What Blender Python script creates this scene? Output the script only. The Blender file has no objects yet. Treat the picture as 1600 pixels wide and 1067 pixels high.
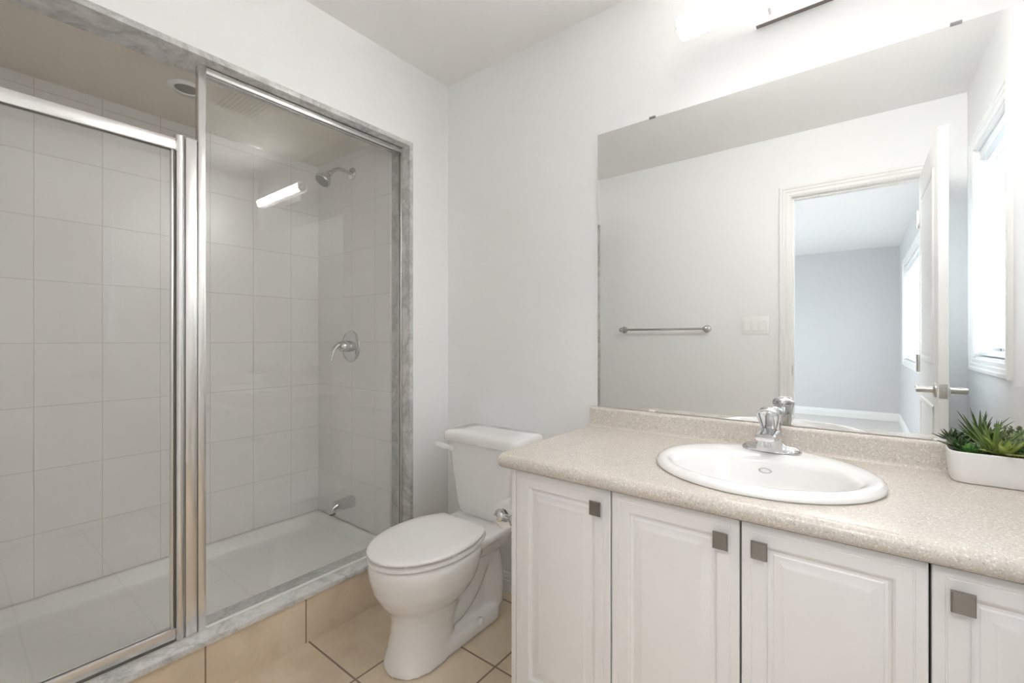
import bpy, bmesh, math, random
from mathutils import Vector, Matrix, noise
random.seed(7)
PI = math.pi
SC = bpy.context.scene
COL = SC.collection

# ------------------------------------------------------------------ camera
cam_d = bpy.data.cameras.new('camera'); cam = bpy.data.objects.new('camera', cam_d); COL.objects.link(cam)
cam_d.sensor_fit = 'HORIZONTAL'; cam_d.sensor_width = 36.0
cam_d.lens = 36.0*698.0/1600.0
cam_d.shift_y = -3.5/1600.0
cam_d.clip_start = 0.02
cam.location = (1.6578, -1.5990, 1.15)
cam.rotation_euler = (PI/2, 0, math.atan2(543, 698))
SC.camera = cam

# ------------------------------------------------------------------ world, daylight, exposure
W = bpy.data.worlds.new('world'); SC.world = W; W.use_nodes = True
bg = W.node_tree.nodes['Background']
bg.inputs['Color'].default_value = (0.80, 0.90, 1.0, 1); bg.inputs['Strength'].default_value = 1.0
SC.view_settings.view_transform = 'Standard'; SC.view_settings.look = 'None'
SC.view_settings.gamma = 1.0; SC.view_settings.use_curve_mapping = False
SC.view_settings.exposure = 1.75
SC.cycles.use_denoising = True
SC.cycles.max_bounces = 14; SC.cycles.diffuse_bounces = 7; SC.cycles.glossy_bounces = 7
SC.cycles.transparent_max_bounces = 24; SC.cycles.transmission_bounces = 8
SC.cycles.sample_clamp_indirect = 40.0
SC.cycles.blur_glossy = 0.3

def area_light(name, loc, rot, sx, sy, power, color):
    d = bpy.data.lights.new(name, 'AREA'); d.shape = 'RECTANGLE'; d.size = sx; d.size_y = sy
    d.energy = power; d.color = color
    o = bpy.data.objects.new(name, d); COL.objects.link(o); o.location = loc; o.rotation_euler = rot
    return o
# daylight outside the two windows in the right-hand wall
area_light('daylight_bathroom', (2.75, -0.85, 1.75), (0, math.radians(75), 0), 1.3, 2.4, 18, (0.86, 0.93, 1.0))
area_light('daylight_bedroom', (2.85, -4.6, 1.7), (0, math.radians(80), 0), 1.6, 2.6, 14, (0.86, 0.92, 1.0))
area_light('added_fill_bedroom', (-2.2, -4.2, 1.5), (0, math.radians(-90), 0), 1.4, 2.8, 32, (0.90, 0.95, 1.0))  # fill light added outside a made-up, unseen bedroom window

# added, unseen fill light past the doorway; brightens the lower bathroom
_l = area_light('bedroom_fill_light', (1.55, -2.55, 2.40), (0, 0, 0), 0.5, 0.5, 6.3, (1.0, 0.96, 0.91))
_l.data.shape = 'DISK'

# ------------------------------------------------------------------ helpers: shapes
def box(bm, x0, x1, y0, y1, z0, z1, bev=0.0, seg=2):
    r = bmesh.ops.create_cube(bm, size=1.0)
    vs = r['verts']
    for v in vs:
        v.co = Vector(((x0+x1)/2 + v.co.x*(x1-x0), (y0+y1)/2 + v.co.y*(y1-y0), (z0+z1)/2 + v.co.z*(z1-z0)))
    if bev > 0:
        es = list({e for v in vs for e in v.link_edges})
        bmesh.ops.bevel(bm, geom=es, offset=bev, segments=seg, profile=0.5, affect='EDGES')
    return bm

def loft(bm, rings, closed=True, cap0=True, cap1=True):
    """rings: list of lists of 3D points with equal length."""
    vv = [[bm.verts.new(p) for p in ring] for ring in rings]
    n = len(vv[0])
    for a, b in zip(vv, vv[1:]):
        for i in range(n if closed else n-1):
            j = (i+1) % n
            try: bm.faces.new((a[i], a[j], b[j], b[i]))
            except ValueError: pass
    if cap0: bm.faces.new(list(reversed(vv[0])))
    if cap1: bm.faces.new(vv[-1])
    bmesh.ops.recalc_face_normals(bm, faces=bm.faces)
    return vv

def frame_for(d):
    d = d.normalized()
    up = Vector((0, 0, 1)) if abs(d.z) < 0.92 else Vector((1, 0, 0))
    a = d.cross(up).normalized(); b = a.cross(d).normalized()
    return a, b

def lathe(bm, prof, origin=(0, 0, 0), axis=(0, 0, 1), seg=40, cap0=True, cap1=True):
    """prof: list of (radius, height along axis)."""
    o = Vector(origin); d = Vector(axis).normalized(); a, b = frame_for(d)
    rings = []
    for r, h in prof:
        r = max(r, 1e-4)
        rings.append([o + d*h + (a*math.cos(2*PI*k/seg) + b*math.sin(2*PI*k/seg))*r for k in range(seg)])
    return loft(bm, rings, True, cap0, cap1)

def smooth_path(pts, n=8):
    P = [Vector(p) for p in pts]; out = []
    for i in range(len(P)-1):
        p0 = P[max(i-1, 0)]; p1 = P[i]; p2 = P[i+1]; p3 = P[min(i+2, len(P)-1)]
        for k in range(n):
            t = k/n
            out.append(0.5*((2*p1) + (p2-p0)*t + (2*p0-5*p1+4*p2-p3)*t*t + (3*p1-p0-3*p2+p3)*t**3))
    out.append(P[-1]); return out

def tube(bm, pts, rad, seg=16, sx=1.0, sy=1.0):
    P = [Vector(p) for p in pts]; rings = []
    rads = rad if isinstance(rad, (list, tuple)) else [rad]*len(P)
    a = None
    for i, p in enumerate(P):
        d = (P[min(i+1, len(P)-1)] - P[max(i-1, 0)]).normalized()
        if a is None: a, b = frame_for(d)
        else:
            a = (a - d*a.dot(d)).normalized(); b = a.cross(d).normalized()
        rings.append([p + (a*math.cos(2*PI*k/seg)*sx + b*math.sin(2*PI*k/seg)*sy)*rads[i] for k in range(seg)])
    return loft(bm, rings)

def rrect(cx, cy, hx, hy, r, z, n=6):
    r = min(r, hx*0.999, hy*0.999); pts = []
    for (sx, sy, a0) in ((1, 1, 0), (-1, 1, PI/2), (-1, -1, PI), (1, -1, 1.5*PI)):
        for k in range(n+1):
            a = a0 + k/n*PI/2
            pts.append((cx + sx*(hx-r) + r*math.cos(a), cy + sy*(hy-r) + r*math.sin(a), z))
    return pts

def ellipse(cx, cy, rx, ry, z, n=72):
    return [(cx + rx*math.cos(2*PI*k/n), cy + ry*math.sin(2*PI*k/n), z) for k in range(n)]

def obj(name, bm, mat, parent=None, smooth=None, kind=None):
    me = bpy.data.meshes.new(name); bm.normal_update(); bm.to_mesh(me); bm.free()
    if smooth is not None:
        for p in me.polygons: p.use_smooth = True
        me.set_sharp_from_angle(angle=math.radians(smooth))
    me.materials.append(mat)
    o = bpy.data.objects.new(name, me); COL.objects.link(o)
    if parent is not None:
        o.parent = parent
        o.matrix_parent_inverse = parent.matrix_basis.inverted()
    if kind: o['kind'] = kind
    return o

def thing(name, label, cat, loc, group=None):
    o = bpy.data.objects.new(name, None); COL.objects.link(o)
    o.location = loc; o.empty_display_size = 0.05
    o['label'] = label; o['category'] = cat
    if group: o['group'] = group
    return o

def tag(o, label, cat, group=None):
    o['label'] = label; o['category'] = cat
    if group: o['group'] = group
    return o

def bx(name, dims, mat, parent=None, bev=0.0, kind=None, seg=2):
    bm = bmesh.new(); box(bm, *dims, bev=bev, seg=seg)
    return obj(name, bm, mat, parent, smooth=(30 if bev else None), kind=kind)

def boxes(name, dl, mat, parent=None, bev=0.0, kind=None):
    bm = bmesh.new()
    for d in dl: box(bm, *d, bev=bev)
    return obj(name, bm, mat, parent, smooth=(30 if bev else None), kind=kind)

def struct(name, dl, mat, parent=None, bev=0.0):
    if not isinstance(dl, list): dl = [dl]
    return boxes(name, dl, mat, parent, bev, kind='structure')

# ------------------------------------------------------------------ helpers: materials
class NT:
    def __init__(s, name):
        s.m = bpy.data.materials.new(name); s.m.use_nodes = True
        s.t = s.m.node_tree; s.n = s.t.nodes; s.l = s.t.links
        s.bsdf = s.n['Principled BSDF']; s.out = s.n['Material Output']
    def node(s, ty, **kw):
        nd = s.n.new(ty)
        for k, v in kw.items(): setattr(nd, k, v)
        return nd
    def link(s, a, b): s.l.new(a, b)
    def math(s, op, a, b=None, c=None):
        nd = s.node('ShaderNodeMath', operation=op)
        for i, v in enumerate((a, b, c)):
            if v is None: continue
            if hasattr(v, 'is_output'): s.link(v, nd.inputs[i])
            else: nd.inputs[i].default_value = v
        return nd.outputs[0]
    def pos(s): return s.node('ShaderNodeNewGeometry').outputs['Position']
    def noise(s, vec, scale, detail=4, rough=0.5, dist=0.0):
        nd = s.node('ShaderNodeTexNoise'); s.link(vec, nd.inputs['Vector'])
        nd.inputs['Scale'].default_value = scale; nd.inputs['Detail'].default_value = detail
        nd.inputs['Roughness'].default_value = rough; nd.inputs['Distortion'].default_value = dist
        return nd.outputs['Fac']
    def ramp(s, fac, stops):
        nd = s.node('ShaderNodeValToRGB'); s.link(fac, nd.inputs['Fac']); e = nd.color_ramp.elements
        while len(e) < len(stops): e.new(0.5)
        for i, (p, c) in enumerate(stops):
            e[i].position = p; e[i].color = (*c, 1) if len(c) == 3 else c
        return nd.outputs['Color']
    def mix(s, fac, a, b, blend='MIX'):
        nd = s.node('ShaderNodeMix', data_type='RGBA', blend_type=blend)
        for sock, v in ((nd.inputs[0], fac), (nd.inputs[6], a), (nd.inputs[7], b)):
            if hasattr(v, 'is_output'): s.link(v, sock)
            elif isinstance(v, (tuple, list)): sock.default_value = (*v, 1) if len(v) == 3 else v
            else: sock.default_value = v
        return nd.outputs[2]
    def color(s, v):
        sock = s.bsdf.inputs['Base Color']
        if hasattr(v, 'is_output'): s.link(v, sock)
        else: sock.default_value = (*v, 1)
    def rough(s, v):
        sock = s.bsdf.inputs['Roughness']
        if hasattr(v, 'is_output'): s.link(v, sock)
        else: sock.default_value = v
    def bump(s, h, strength=0.1, dist=0.01):
        nd = s.node('ShaderNodeBump'); s.link(h, nd.inputs['Height'])
        nd.inputs['Strength'].default_value = strength; nd.inputs['Distance'].default_value = dist
        s.link(nd.outputs['Normal'], s.bsdf.inputs['Normal'])

def simple(name, col, rough=0.5, metal=0.0, var=0.03, scale=9.0, coat=0.0, bump=0.0, bscale=200):
    s = NT(name); p = s.pos()
    n = s.noise(p, scale, 3)
    lo = tuple(c*(1-var) for c in col); hi = tuple(min(1, c*(1+var)) for c in col)
    s.color(s.mix(n, lo, hi)); s.rough(rough); s.bsdf.inputs['Metallic'].default_value = metal
    if coat:
        s.bsdf.inputs['Coat Weight'].default_value = coat; s.bsdf.inputs['Coat Roughness'].default_value = 0.04
    if bump: s.bump(s.noise(p, bscale, 2), bump, 0.002)
    return s.m

def grid_mat(name, axes, offs, steps, tile_fn, grout, gw, rough, bumpd=0.3, coat=0.0):
    s = NT(name); p = s.pos()
    sep = s.node('ShaderNodeSeparateXYZ'); s.link(p, sep.inputs[0])
    masks = []; cells = []
    for ax, of, st in zip(axes, offs, steps):
        u = s.math('DIVIDE', s.math('SUBTRACT', sep.outputs[ax], of), st)
        fl = s.math('FLOOR', s.math('ADD', u, 0.5)); cells.append(s.math('FLOOR', u))
        d = s.math('MULTIPLY', s.math('ABSOLUTE', s.math('SUBTRACT', u, fl)), st)
        mr = s.node('ShaderNodeMapRange'); s.link(d, mr.inputs[0])
        mr.inputs[1].default_value = gw*0.4; mr.inputs[2].default_value = gw*0.75
        mr.inputs[3].default_value = 1.0; mr.inputs[4].default_value = 0.0
        masks.append(mr.outputs[0])
    g = s.math('MAXIMUM', masks[0], masks[1])
    cmb = s.node('ShaderNodeCombineXYZ'); s.link(cells[0], cmb.inputs[0]); s.link(cells[1], cmb.inputs[1])
    wn = s.node('ShaderNodeTexWhiteNoise', noise_dimensions='3D'); s.link(cmb.outputs[0], wn.inputs['Vector'])
    tc = tile_fn(s, p, wn.outputs['Value'])
    s.color(s.mix(g, tc, grout))
    s.rough(s.math('ADD', s.math('MULTIPLY', g, 0.6), rough))
    inv = s.math('SUBTRACT', 1.0, g)
    s.bump(inv, bumpd, 0.0015)
    if coat: s.bsdf.inputs['Coat Weight'].default_value = coat
    return s.m

M = {}
M['wall'] = simple('wall_paint', (0.87, 0.87, 0.868), 0.42, var=0.012, scale=2.5, bump=0.03, bscale=320)
M['ceiling'] = simple('ceiling_paint', (0.875, 0.87, 0.86), 0.7, var=0.01, bump=0.05, bscale=260)
M['trimpaint'] = simple('trim_paint', (0.84, 0.835, 0.82), 0.3, var=0.01)
M['bedwall'] = simple('bedroom_paint', (0.60, 0.60, 0.605), 0.6, var=0.01)
M['carpet'] = simple('carpet', (0.70, 0.68, 0.65), 0.95, var=0.12, scale=300, bump=0.5, bscale=500)
M['ceramic'] = simple('white_ceramic', (0.87, 0.86, 0.85), 0.10, var=0.006, coat=0.5)
M['seat'] = simple('seat_plastic', (0.88, 0.86, 0.85), 0.16, var=0.006)
M['acrylic'] = simple('pan_acrylic', (0.86, 0.865, 0.845), 0.2, var=0.01)
M['cabinet'] = simple('cabinet_white', (0.81, 0.79, 0.785), 0.32, var=0.01)
M['chrome'] = simple('chrome', (0.66, 0.66, 0.665), 0.06, 1.0, var=0.01)
M['alu'] = simple('polished_aluminium', (0.82, 0.81, 0.80), 0.24, 1.0, var=0.02)
M['nickel'] = simple('brushed_nickel', (0.30, 0.275, 0.25), 0.34, 1.0, var=0.05, scale=40)
M['satin'] = simple('satin_nickel', (0.62, 0.60, 0.57), 0.3, 1.0, var=0.04, scale=40)
M['gasket'] = simple('dark_gasket', (0.13, 0.125, 0.11), 0.5)
M['darkgap'] = simple('dark_gap', (0.035, 0.033, 0.03), 0.8)
M['drain'] = simple('grey_metal', (0.28, 0.28, 0.28), 0.3, 1.0)
M['paper'] = simple('toilet_paper', (0.86, 0.85, 0.83), 0.9, var=0.02, bump=0.1, bscale=180)
M['soil'] = simple('potting_soil', (0.035, 0.028, 0.022), 0.9, var=0.5, scale=180, bump=0.8, bscale=160)
M['pot'] = simple('white_planter', (0.84, 0.83, 0.82), 0.28, var=0.008)
M['blind'] = simple('blind_slats', (0.86, 0.87, 0.88), 0.4, var=0.01)
M['plastic'] = simple('white_plastic', (0.88, 0.88, 0.87), 0.3, var=0.01)
M['lens'] = simple('grey_lens', (0.33, 0.32, 0.29), 0.4)

def marble():
    s = NT('carrara_marble'); p = s.pos()
    n1 = s.noise(p, 4.0, 8, 0.62, 0.8); n2 = s.noise(p, 14, 6, 0.7, 0.8); n3 = s.noise(p, 2.2, 4, 0.55, 0.6)
    v1 = s.math('ABSOLUTE', s.math('SUBTRACT', n1, 0.5)); v2 = s.math('ABSOLUTE', s.math('SUBTRACT', n2, 0.5))
    c1 = s.ramp(v1, [(0.0, (0.50, 0.505, 0.50)), (0.018, (0.60, 0.60, 0.595)), (0.08, (0.72, 0.72, 0.71))])
    c2 = s.ramp(v2, [(0.0, (0.84, 0.84, 0.84)), (0.03, (0.94, 0.94, 0.94)), (0.08, (1, 1, 1))])
    c3 = s.ramp(n3, [(0.3, (0.85, 0.86, 0.86)), (0.7, (1.06, 1.05, 1.04))])
    s.color(s.mix(1.0, s.mix(1.0, c1, c2, 'MULTIPLY'), c3, 'MULTIPLY')); s.rough(0.18)
    return s.m
M['marble'] = marble()

def counter():
    s = NT('speckled_laminate'); p = s.pos()
    base = s.mix(s.noise(p, 22, 4, 0.6), (0.57, 0.51, 0.455), (0.66, 0.61, 0.555))
    f1 = s.noise(p, 230, 2, 0.6); f2 = s.noise(p, 170, 3, 0.7); f3 = s.noise(p, 310, 2, 0.5)
    c = s.mix(s.ramp(f1, [(0.56, (0, 0, 0)), (0.64, (0.8, 0.8, 0.8))]), base, (0.80, 0.77, 0.72))
    c = s.mix(s.ramp(f2, [(0.58, (0, 0, 0)), (0.66, (0.75, 0.75, 0.75))]), c, (0.40, 0.37, 0.34))
    c = s.mix(s.ramp(f3, [(0.62, (0, 0, 0)), (0.70, (0.6, 0.6, 0.6))]), c, (0.30, 0.26, 0.23))
    s.color(c); s.rough(0.26)
    return s.m
M['counter'] = counter()

def wtile(s, p, r):
    return s.mix(r, s.mix(s.noise(p, 3, 3), (0.83, 0.815, 0.81), (0.86, 0.845, 0.84)), (0.87, 0.855, 0.85))
M['tile_yz'] = grid_mat('glazed_tile_long_wall', (1, 2), (-1.185, 0.416), (0.1925, 0.2395), wtile, (0.66, 0.64, 0.60), 0.0026, 0.24)
M['tile_xz'] = grid_mat('glazed_tile_end_wall', (0, 2), (-0.451, 0.416), (0.20, 0.2395), wtile, (0.66, 0.64, 0.60), 0.0026, 0.24)
def ftile(s, p, r):
    a = s.noise(p, 4.5, 6, 0.62, 0.5); b = s.noise(p, 40, 4, 0.6)
    c = s.ramp(a, [(0.3, (0.62, 0.50, 0.37)), (0.55, (0.75, 0.635, 0.49)), (0.75, (0.82, 0.71, 0.58))])
    c = s.mix(s.ramp(b, [(0.62, (0, 0, 0)), (0.75, (0.4, 0.4, 0.4))]), c, (0.52, 0.40, 0.27))
    return s.mix(s.math('MULTIPLY', r, 0.35), c, (0.74, 0.61, 0.46))
M['floor_tile'] = grid_mat('beige_floor_tile', (0, 1), (0.313, -0.732), (0.335, 0.3345), ftile, (0.27, 0.20, 0.145), 0.006, 0.28)
M['curb_tile'] = grid_mat('beige_curb_tile', (1, 2), (-0.743, -0.158), (0.3295, 0.5), ftile, (0.27, 0.19, 0.12), 0.004, 0.28)

def glass(name, tint, spec=1.0):
    """thin clear pane: see-through, with a mirror-like sheen that grows at grazing angles"""
    s = NT(name); s.n.remove(s.bsdf)
    tr = s.node('ShaderNodeBsdfTransparent'); tr.inputs['Color'].default_value = (*tint, 1)
    gl = s.node('ShaderNodeBsdfGlossy'); gl.inputs['Roughness'].default_value = 0.0
    gl.inputs['Color'].default_value = (0.95, 0.97, 0.96, 1)
    lw = s.node('ShaderNodeLayerWeight'); lw.inputs['Blend'].default_value = 0.5
    f5 = s.math('POWER', lw.outputs['Facing'], 5.0)
    fac = s.math('MULTIPLY', s.math('ADD', s.math('MULTIPLY', f5, 0.955), 0.045), spec)
    mx = s.node('ShaderNodeMixShader'); s.link(fac, mx.inputs[0]); s.link(tr.outputs[0], mx.inputs[1]); s.link(gl.outputs[0], mx.inputs[2])
    s.link(mx.outputs[0], s.out.inputs['Surface'])
    return s.m
M['glass'] = glass('shower_glass', (0.985, 0.987, 0.984))
M['pane'] = glass('window_glass', (0.98, 0.985, 0.985))

def mirror():
    s = NT('silvered_mirror'); p = s.pos()
    s.color(s.mix(s.noise(p, 3, 2), (0.835, 0.845, 0.84), (0.845, 0.855, 0.85)))
    s.bsdf.inputs['Metallic'].default_value = 1.0; s.rough(0.0)
    return s.m
M['mirror'] = mirror()

def crystal(name, strength, lobe=0.0):
    s = NT(name); p = s.pos()
    vo = s.node('ShaderNodeTexVoronoi'); s.link(p, vo.inputs['Vector']); vo.inputs['Scale'].default_value = 95
    n = s.noise(p, 60, 3, 0.6, 1.5)
    f = s.math('ADD', s.math('MULTIPLY', vo.outputs['Distance'], 0.8), s.math('MULTIPLY', n, 0.9))
    col = s.ramp(f, [(0.45, (0.55, 0.54, 0.53)), (0.75, (1.0, 0.985, 0.965))])
    s.color((0.9, 0.9, 0.9)); s.rough(0.15)
    s.link(col, s.bsdf.inputs['Emission Color']); s.bsdf.inputs['Emission Strength'].default_value = strength
    if lobe:
        # emission shaped by normal: bright towards the room, dim to spare the wall
        dt = s.node('ShaderNodeVectorMath', operation='DOT_PRODUCT')
        s.link(s.node('ShaderNodeNewGeometry').outputs['True Normal'], dt.inputs[0]); dt.inputs[1].default_value = (0.0, -0.993, -0.12)
        k = s.math('POWER', s.math('MAXIMUM', dt.outputs['Value'], 0.0), 5.2)
        s.link(s.math('ADD', s.math('MULTIPLY', k, lobe), strength), s.bsdf.inputs['Emission Strength'])
    s.bump(f, 0.8, 0.004)
    return s.m
M['crystal'] = crystal('lit_bubble_crystal', 0.8, 60.0)
M['crystal_plate'] = crystal('bubble_crystal_plate', 0.35)

def leaf_mat(name, base, tip, mid=None):
    s = NT(name)
    at = s.node('ShaderNodeAttribute', attribute_name='along')
    n = s.noise(s.pos(), 120, 3)
    c = s.mix(at.outputs['Fac'], base, tip)
    s.color(s.mix(s.math('MULTIPLY', n, 0.4), c, tuple(x*0.6 for x in base))); s.rough(0.38)
    s.bsdf.inputs['Subsurface Weight'].default_value = 0.0
    return s.m
M['aloe'] = leaf_mat('aloe_green', (0.30, 0.40, 0.10), (0.06, 0.14, 0.045))
M['light_leaf'] = leaf_mat('light_green_leaf', (0.30, 0.36, 0.08), (0.40, 0.47, 0.15))
M['dark_leaf'] = leaf_mat('dark_green_leaf', (0.04, 0.085, 0.03), (0.11, 0.17, 0.07))
M['mid_leaf'] = leaf_mat('mid_green_leaf', (0.06, 0.19, 0.05), (0.14, 0.30, 0.07))
M['pale_leaf'] = leaf_mat('pale_green_leaf', (0.24, 0.32, 0.16), (0.52, 0.58, 0.36))

# ================================================================== SETTING
H = 2.435; XR = 2.10; YF = -1.70
SX = -0.79; SY = -0.26; SZ = 2.134            # shower alcove: long wall, end wall, ceiling
OT = 2.05; OY0 = -1.69; OY1 = -0.25            # opening in the shower wall
struct('floor', (0.0, XR+0.1, YF-0.12, 0.1, -0.06, 0.0), M['floor_tile'])
struct('ceiling', (-0.13, XR+0.1, YF, 0.1, H, H+0.08), M['ceiling'])
struct('wall_mirror', (-0.13, XR+0.1, 0.0, 0.1, 0.0, H), M['wall'])
struct('wall_left', [(-0.13, 0.0, OY1+0.02, 0.0, 0.0, H), (-0.13, 0.0, YF, OY1+0.02, OT+0.02, H)], M['wall'])
WY0, WY1, WZ0, WZ1 = -1.495, -0.885, 1.065, 2.06
struct('wall_right', [(XR, XR+0.16, YF, WY0, 0, H), (XR, XR+0.16, WY1, 0.0, 0, H),
                      (XR, XR+0.16, WY0, WY1, 0, WZ0), (XR, XR+0.16, WY0, WY1, WZ1, H)], M['wall'])
DX0, DX1, DZ = 1.321, 1.962, 2.042
struct('wall_front', [(-0.95, DX0-0.015, YF-0.12, YF, 0, H), (DX1+0.015, XR, YF-0.12, YF, 0, H),
                      (DX0-0.015, DX1+0.015, YF-0.12, YF, DZ+0.015, H)], M['wall'])
# shower alcove
struct('wall_shower_long', (SX-0.1, SX, YF, SY, 0.0, SZ+0.1), M['tile_yz'])
struct('wall_shower_end', (SX-0.1, -0.13, SY, SY+0.1, 0.0, SZ+0.1), M['tile_xz'])
struct('wall_shower_near', (SX, -0.13, YF, YF+0.012, 0.0, SZ+0.1), M['tile_xz'])
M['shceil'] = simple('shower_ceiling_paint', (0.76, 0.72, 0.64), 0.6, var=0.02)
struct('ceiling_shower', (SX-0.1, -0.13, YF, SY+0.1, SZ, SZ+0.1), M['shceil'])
# marble surround
struct('trim_1', (-0.13, 0.006, OY1, OY1+0.02, 0.192, OT+0.02), M['marble'], bev=0.0015)
struct('trim_2', (-0.13, 0.006, YF, OY0, 0.192, OT), M['marble'], bev=0.0015)
struct('trim_3', (-0.13, 0.006, YF, OY1, OT, OT+0.02), M['marble'], bev=0.0015)
struct('trim_4', (-0.13, 0.016, YF, OY1+0.02, 0.172, 0.192), M['marble'], bev=0.003)
struct('trim_5', (-0.115, 0.004, YF, OY1+0.02, 0.0, 0.172), M['curb_tile'])

# baseboards
def baseboard(name, p0, p1, nrm, mat=None, hh=0.088):
    p0 = Vector(p0); p1 = Vector(p1); n = Vector(nrm)
    prof = [(0, 0), (0.014, 0), (0.014, hh*0.62), (0.011, hh*0.68), (0.011, hh*0.75), (0.006, hh*0.86), (0.005, hh*0.95), (0.002, hh), (0, hh)]
    bm = bmesh.new()
    loft(bm, [[p + n*a + Vector((0, 0, b)) for a, b in prof] for p in (p0, p1)])
    return obj(name, bm, mat or M['trimpaint'], kind='structure')
baseboard('baseboard_mirror', (0.014, 0, 0), (0.842, 0, 0), (0, -1, 0))
baseboard('baseboard_left', (0, OY1+0.022, 0), (0, 0, 0), (1, 0, 0))
baseboard('baseboard_front', (0.02, YF, 0), (DX0-0.078, YF, 0), (0, 1, 0))
baseboard('baseboard_right', (XR, -1.68, 0), (XR, -0.60, 0), (-1, 0, 0))

# bedroom beyond the doorway
BY = -6.62; BX = -1.6; YB = YF-0.12
struct('floor_bedroom', (BX, XR, BY, YB, -0.06, -0.002), M['carpet'])
struct('ceiling_bedroom', (BX-0.1, XR+0.1, BY, YB, 2.45, 2.53), M['ceiling'])
struct('wall_bedroom_far', (BX-0.1, XR+0.16, BY-0.1, BY, -0.06, 2.45), M['bedwall'])
BWY0, BWY1, BWZ0, BWZ1 = -5.82, -3.42, 0.90, 2.06
struct('wall_bedroom_right', [(XR, XR+0.16, BY, BWY0, -0.06, 2.45), (XR, XR+0.16, BWY1, YF, -0.06, 2.45),
                              (XR, XR+0.16, BWY0, BWY1, -0.06, BWZ0), (XR, XR+0.16, BWY0, BWY1, BWZ1, 2.45)], M['bedwall'])
LY0, LY1, LZ0, LZ1 = -5.6, -2.8, 0.8, 2.1  # opening for the added window, out of view
struct('wall_bedroom_left', [(BX-0.1, BX, BY, LY0, -0.06, 2.45), (BX-0.1, BX, LY1, YB, -0.06, 2.45),
                             (BX-0.1, BX, LY0, LY1, -0.06, LZ0), (BX-0.1, BX, LY0, LY1, LZ1, 2.45)], M['bedwall'])
struct('wall_bedroom_near', (BX, -0.95, YB, YB+0.1, -0.06, 2.45), M['bedwall'])
baseboard('baseboard_bedroom', (BX, BY, 0), (XR, BY, 0), (0, 1, 0), hh=0.115)
baseboard('baseboard_bedroom_right', (XR, BY+0.02, 0), (XR, YB-0.08, 0), (-1, 0, 0), hh=0.115)

# doorway: jambs, stops and casings
CAS = [(0.005, 0.0), (0.005, 0.008), (0.009, 0.0105), (0.026, 0.0105), (0.030, 0.014), (0.044, 0.014), (0.049, 0.018), (0.062, 0.018), (0.066, 0.015), (0.066, 0.0)]
cw = 0.066
struct('trim_6', [(DX0-0.014, DX0, YF-0.1215, YF+0.0015, 0, DZ), (DX1, DX1+0.014, YF-0.1215, YF+0.0015, 0, DZ),
                  (DX0-0.014, DX1+0.014, YF-0.1215, YF+0.0015, DZ, DZ+0.014),
                  (DX0, DX0+0.011, YF-0.075, YF-0.04, 0, DZ-0.011), (DX1-0.011, DX1, YF-0.075, YF-0.04, 0, DZ-0.011),
                  (DX0, DX1, YF-0.075, YF-0.04, DZ-0.011, DZ)], M['trimpaint'])
def door_casing(name, y, s):
    bm = bmesh.new()
    loft(bm, [[(DX0-i, y+s*d, 0.0), (DX0-i, y+s*d, DZ+i), (DX1+i, y+s*d, DZ+i), (DX1+i, y+s*d, 0.0)] for i, d in CAS], False, False, False)
    return obj(name, bm, M['trimpaint'], kind='structure')
door_casing('trim_7', YF, 1); door_casing('trim_8', YB, -1)
# strike plate on the latch-side jamb
sp = thing('strike_plate', 'small metal strike plate set in the white door frame', 'strike plate', (DX0, -1.745, 0.957))
bx('plate', (DX0-0.0005, DX0+0.0018, -1.757, -1.729, 0.927, 0.987), M['nickel'], sp, bev=0.0006)
bx('latch_hole', (DX0+0.0008, DX0+0.0022, -1.749, -1.737, 0.944, 0.970), M['darkgap'], sp)

# door leaf, open into the bathroom
door = struct('door_1', (1.914, 1.946, -1.694, -0.953, 0.012, 2.028), M['trimpaint'], bev=0.0015)
for side, s in (('face', -1), ('face', 1)):
    xf = 1.914 if s < 0 else 1.946
    bm = bmesh.new()
    for (z0, z1) in ((0.20, 0.86), (1.04, 1.90)):
        rings = []
        for ins, dep in ((0, 0.0), (0.006, 0.006), (0.02, 0.006), (0.03, 0.001), (0.05, 0.004)):
            y0, y1 = -1.575+ins, -1.075-ins
            rings.append([(xf+s*dep, y0, z0+ins), (xf+s*dep, y1, z0+ins), (xf+s*dep, y1, z1-ins), (xf+s*dep, y0, z1-ins)])
        loft(bm, rings, True, False, True)
    obj('panel_moulding', bm, M['trimpaint'], door)
bm = bmesh.new(); box(bm, 1.9165, 1.9435, -0.9535, -0.9512, 0.906, 0.965, bev=0.0008)
obj('latch_plate', bm, M['satin'], door, smooth=30)
bm = bmesh.new(); box(bm, 1.924, 1.936, -0.952, -0.943, 0.926, 0.944, bev=0.002)
obj('latch_bolt', bm, M['satin'], door, smooth=30)
for s in (-1, 1):
    xf = 1.914 if s < 0 else 1.946
    bm = bmesh.new()
    lathe(bm, [(0.031, 0), (0.031, 0.005), (0.027, 0.009), (0.014, 0.011), (0.0125, 0.016), (0.0125, 0.046), (0.0135, 0.060), (0.012, 0.064)], (xf, -1.015, 0.935), (s, 0, 0), 36)
    tube(bm, smooth_path([(xf+s*0.055, -1.013, 0.935), (xf+s*0.056, -1.05, 0.935), (xf+s*0.055, -1.09, 0.936), (xf+s*0.052, -1.128, 0.935)], 6), 0.0095, 16)
    obj('door_handle', bm, M['satin'], door, smooth=40)
for z in (0.25, 1.02, 1.80):
    bm = bmesh.new(); box(bm, 1.908, 1.9142, -1.692, -1.66, z-0.045, z+0.045, bev=0.0008)
    tube(bm, [(1.906, -1.695, z-0.047), (1.906, -1.695, z+0.047)], 0.006, 12)
    obj('hinge', bm, M['satin'], door, smooth=35)

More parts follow.
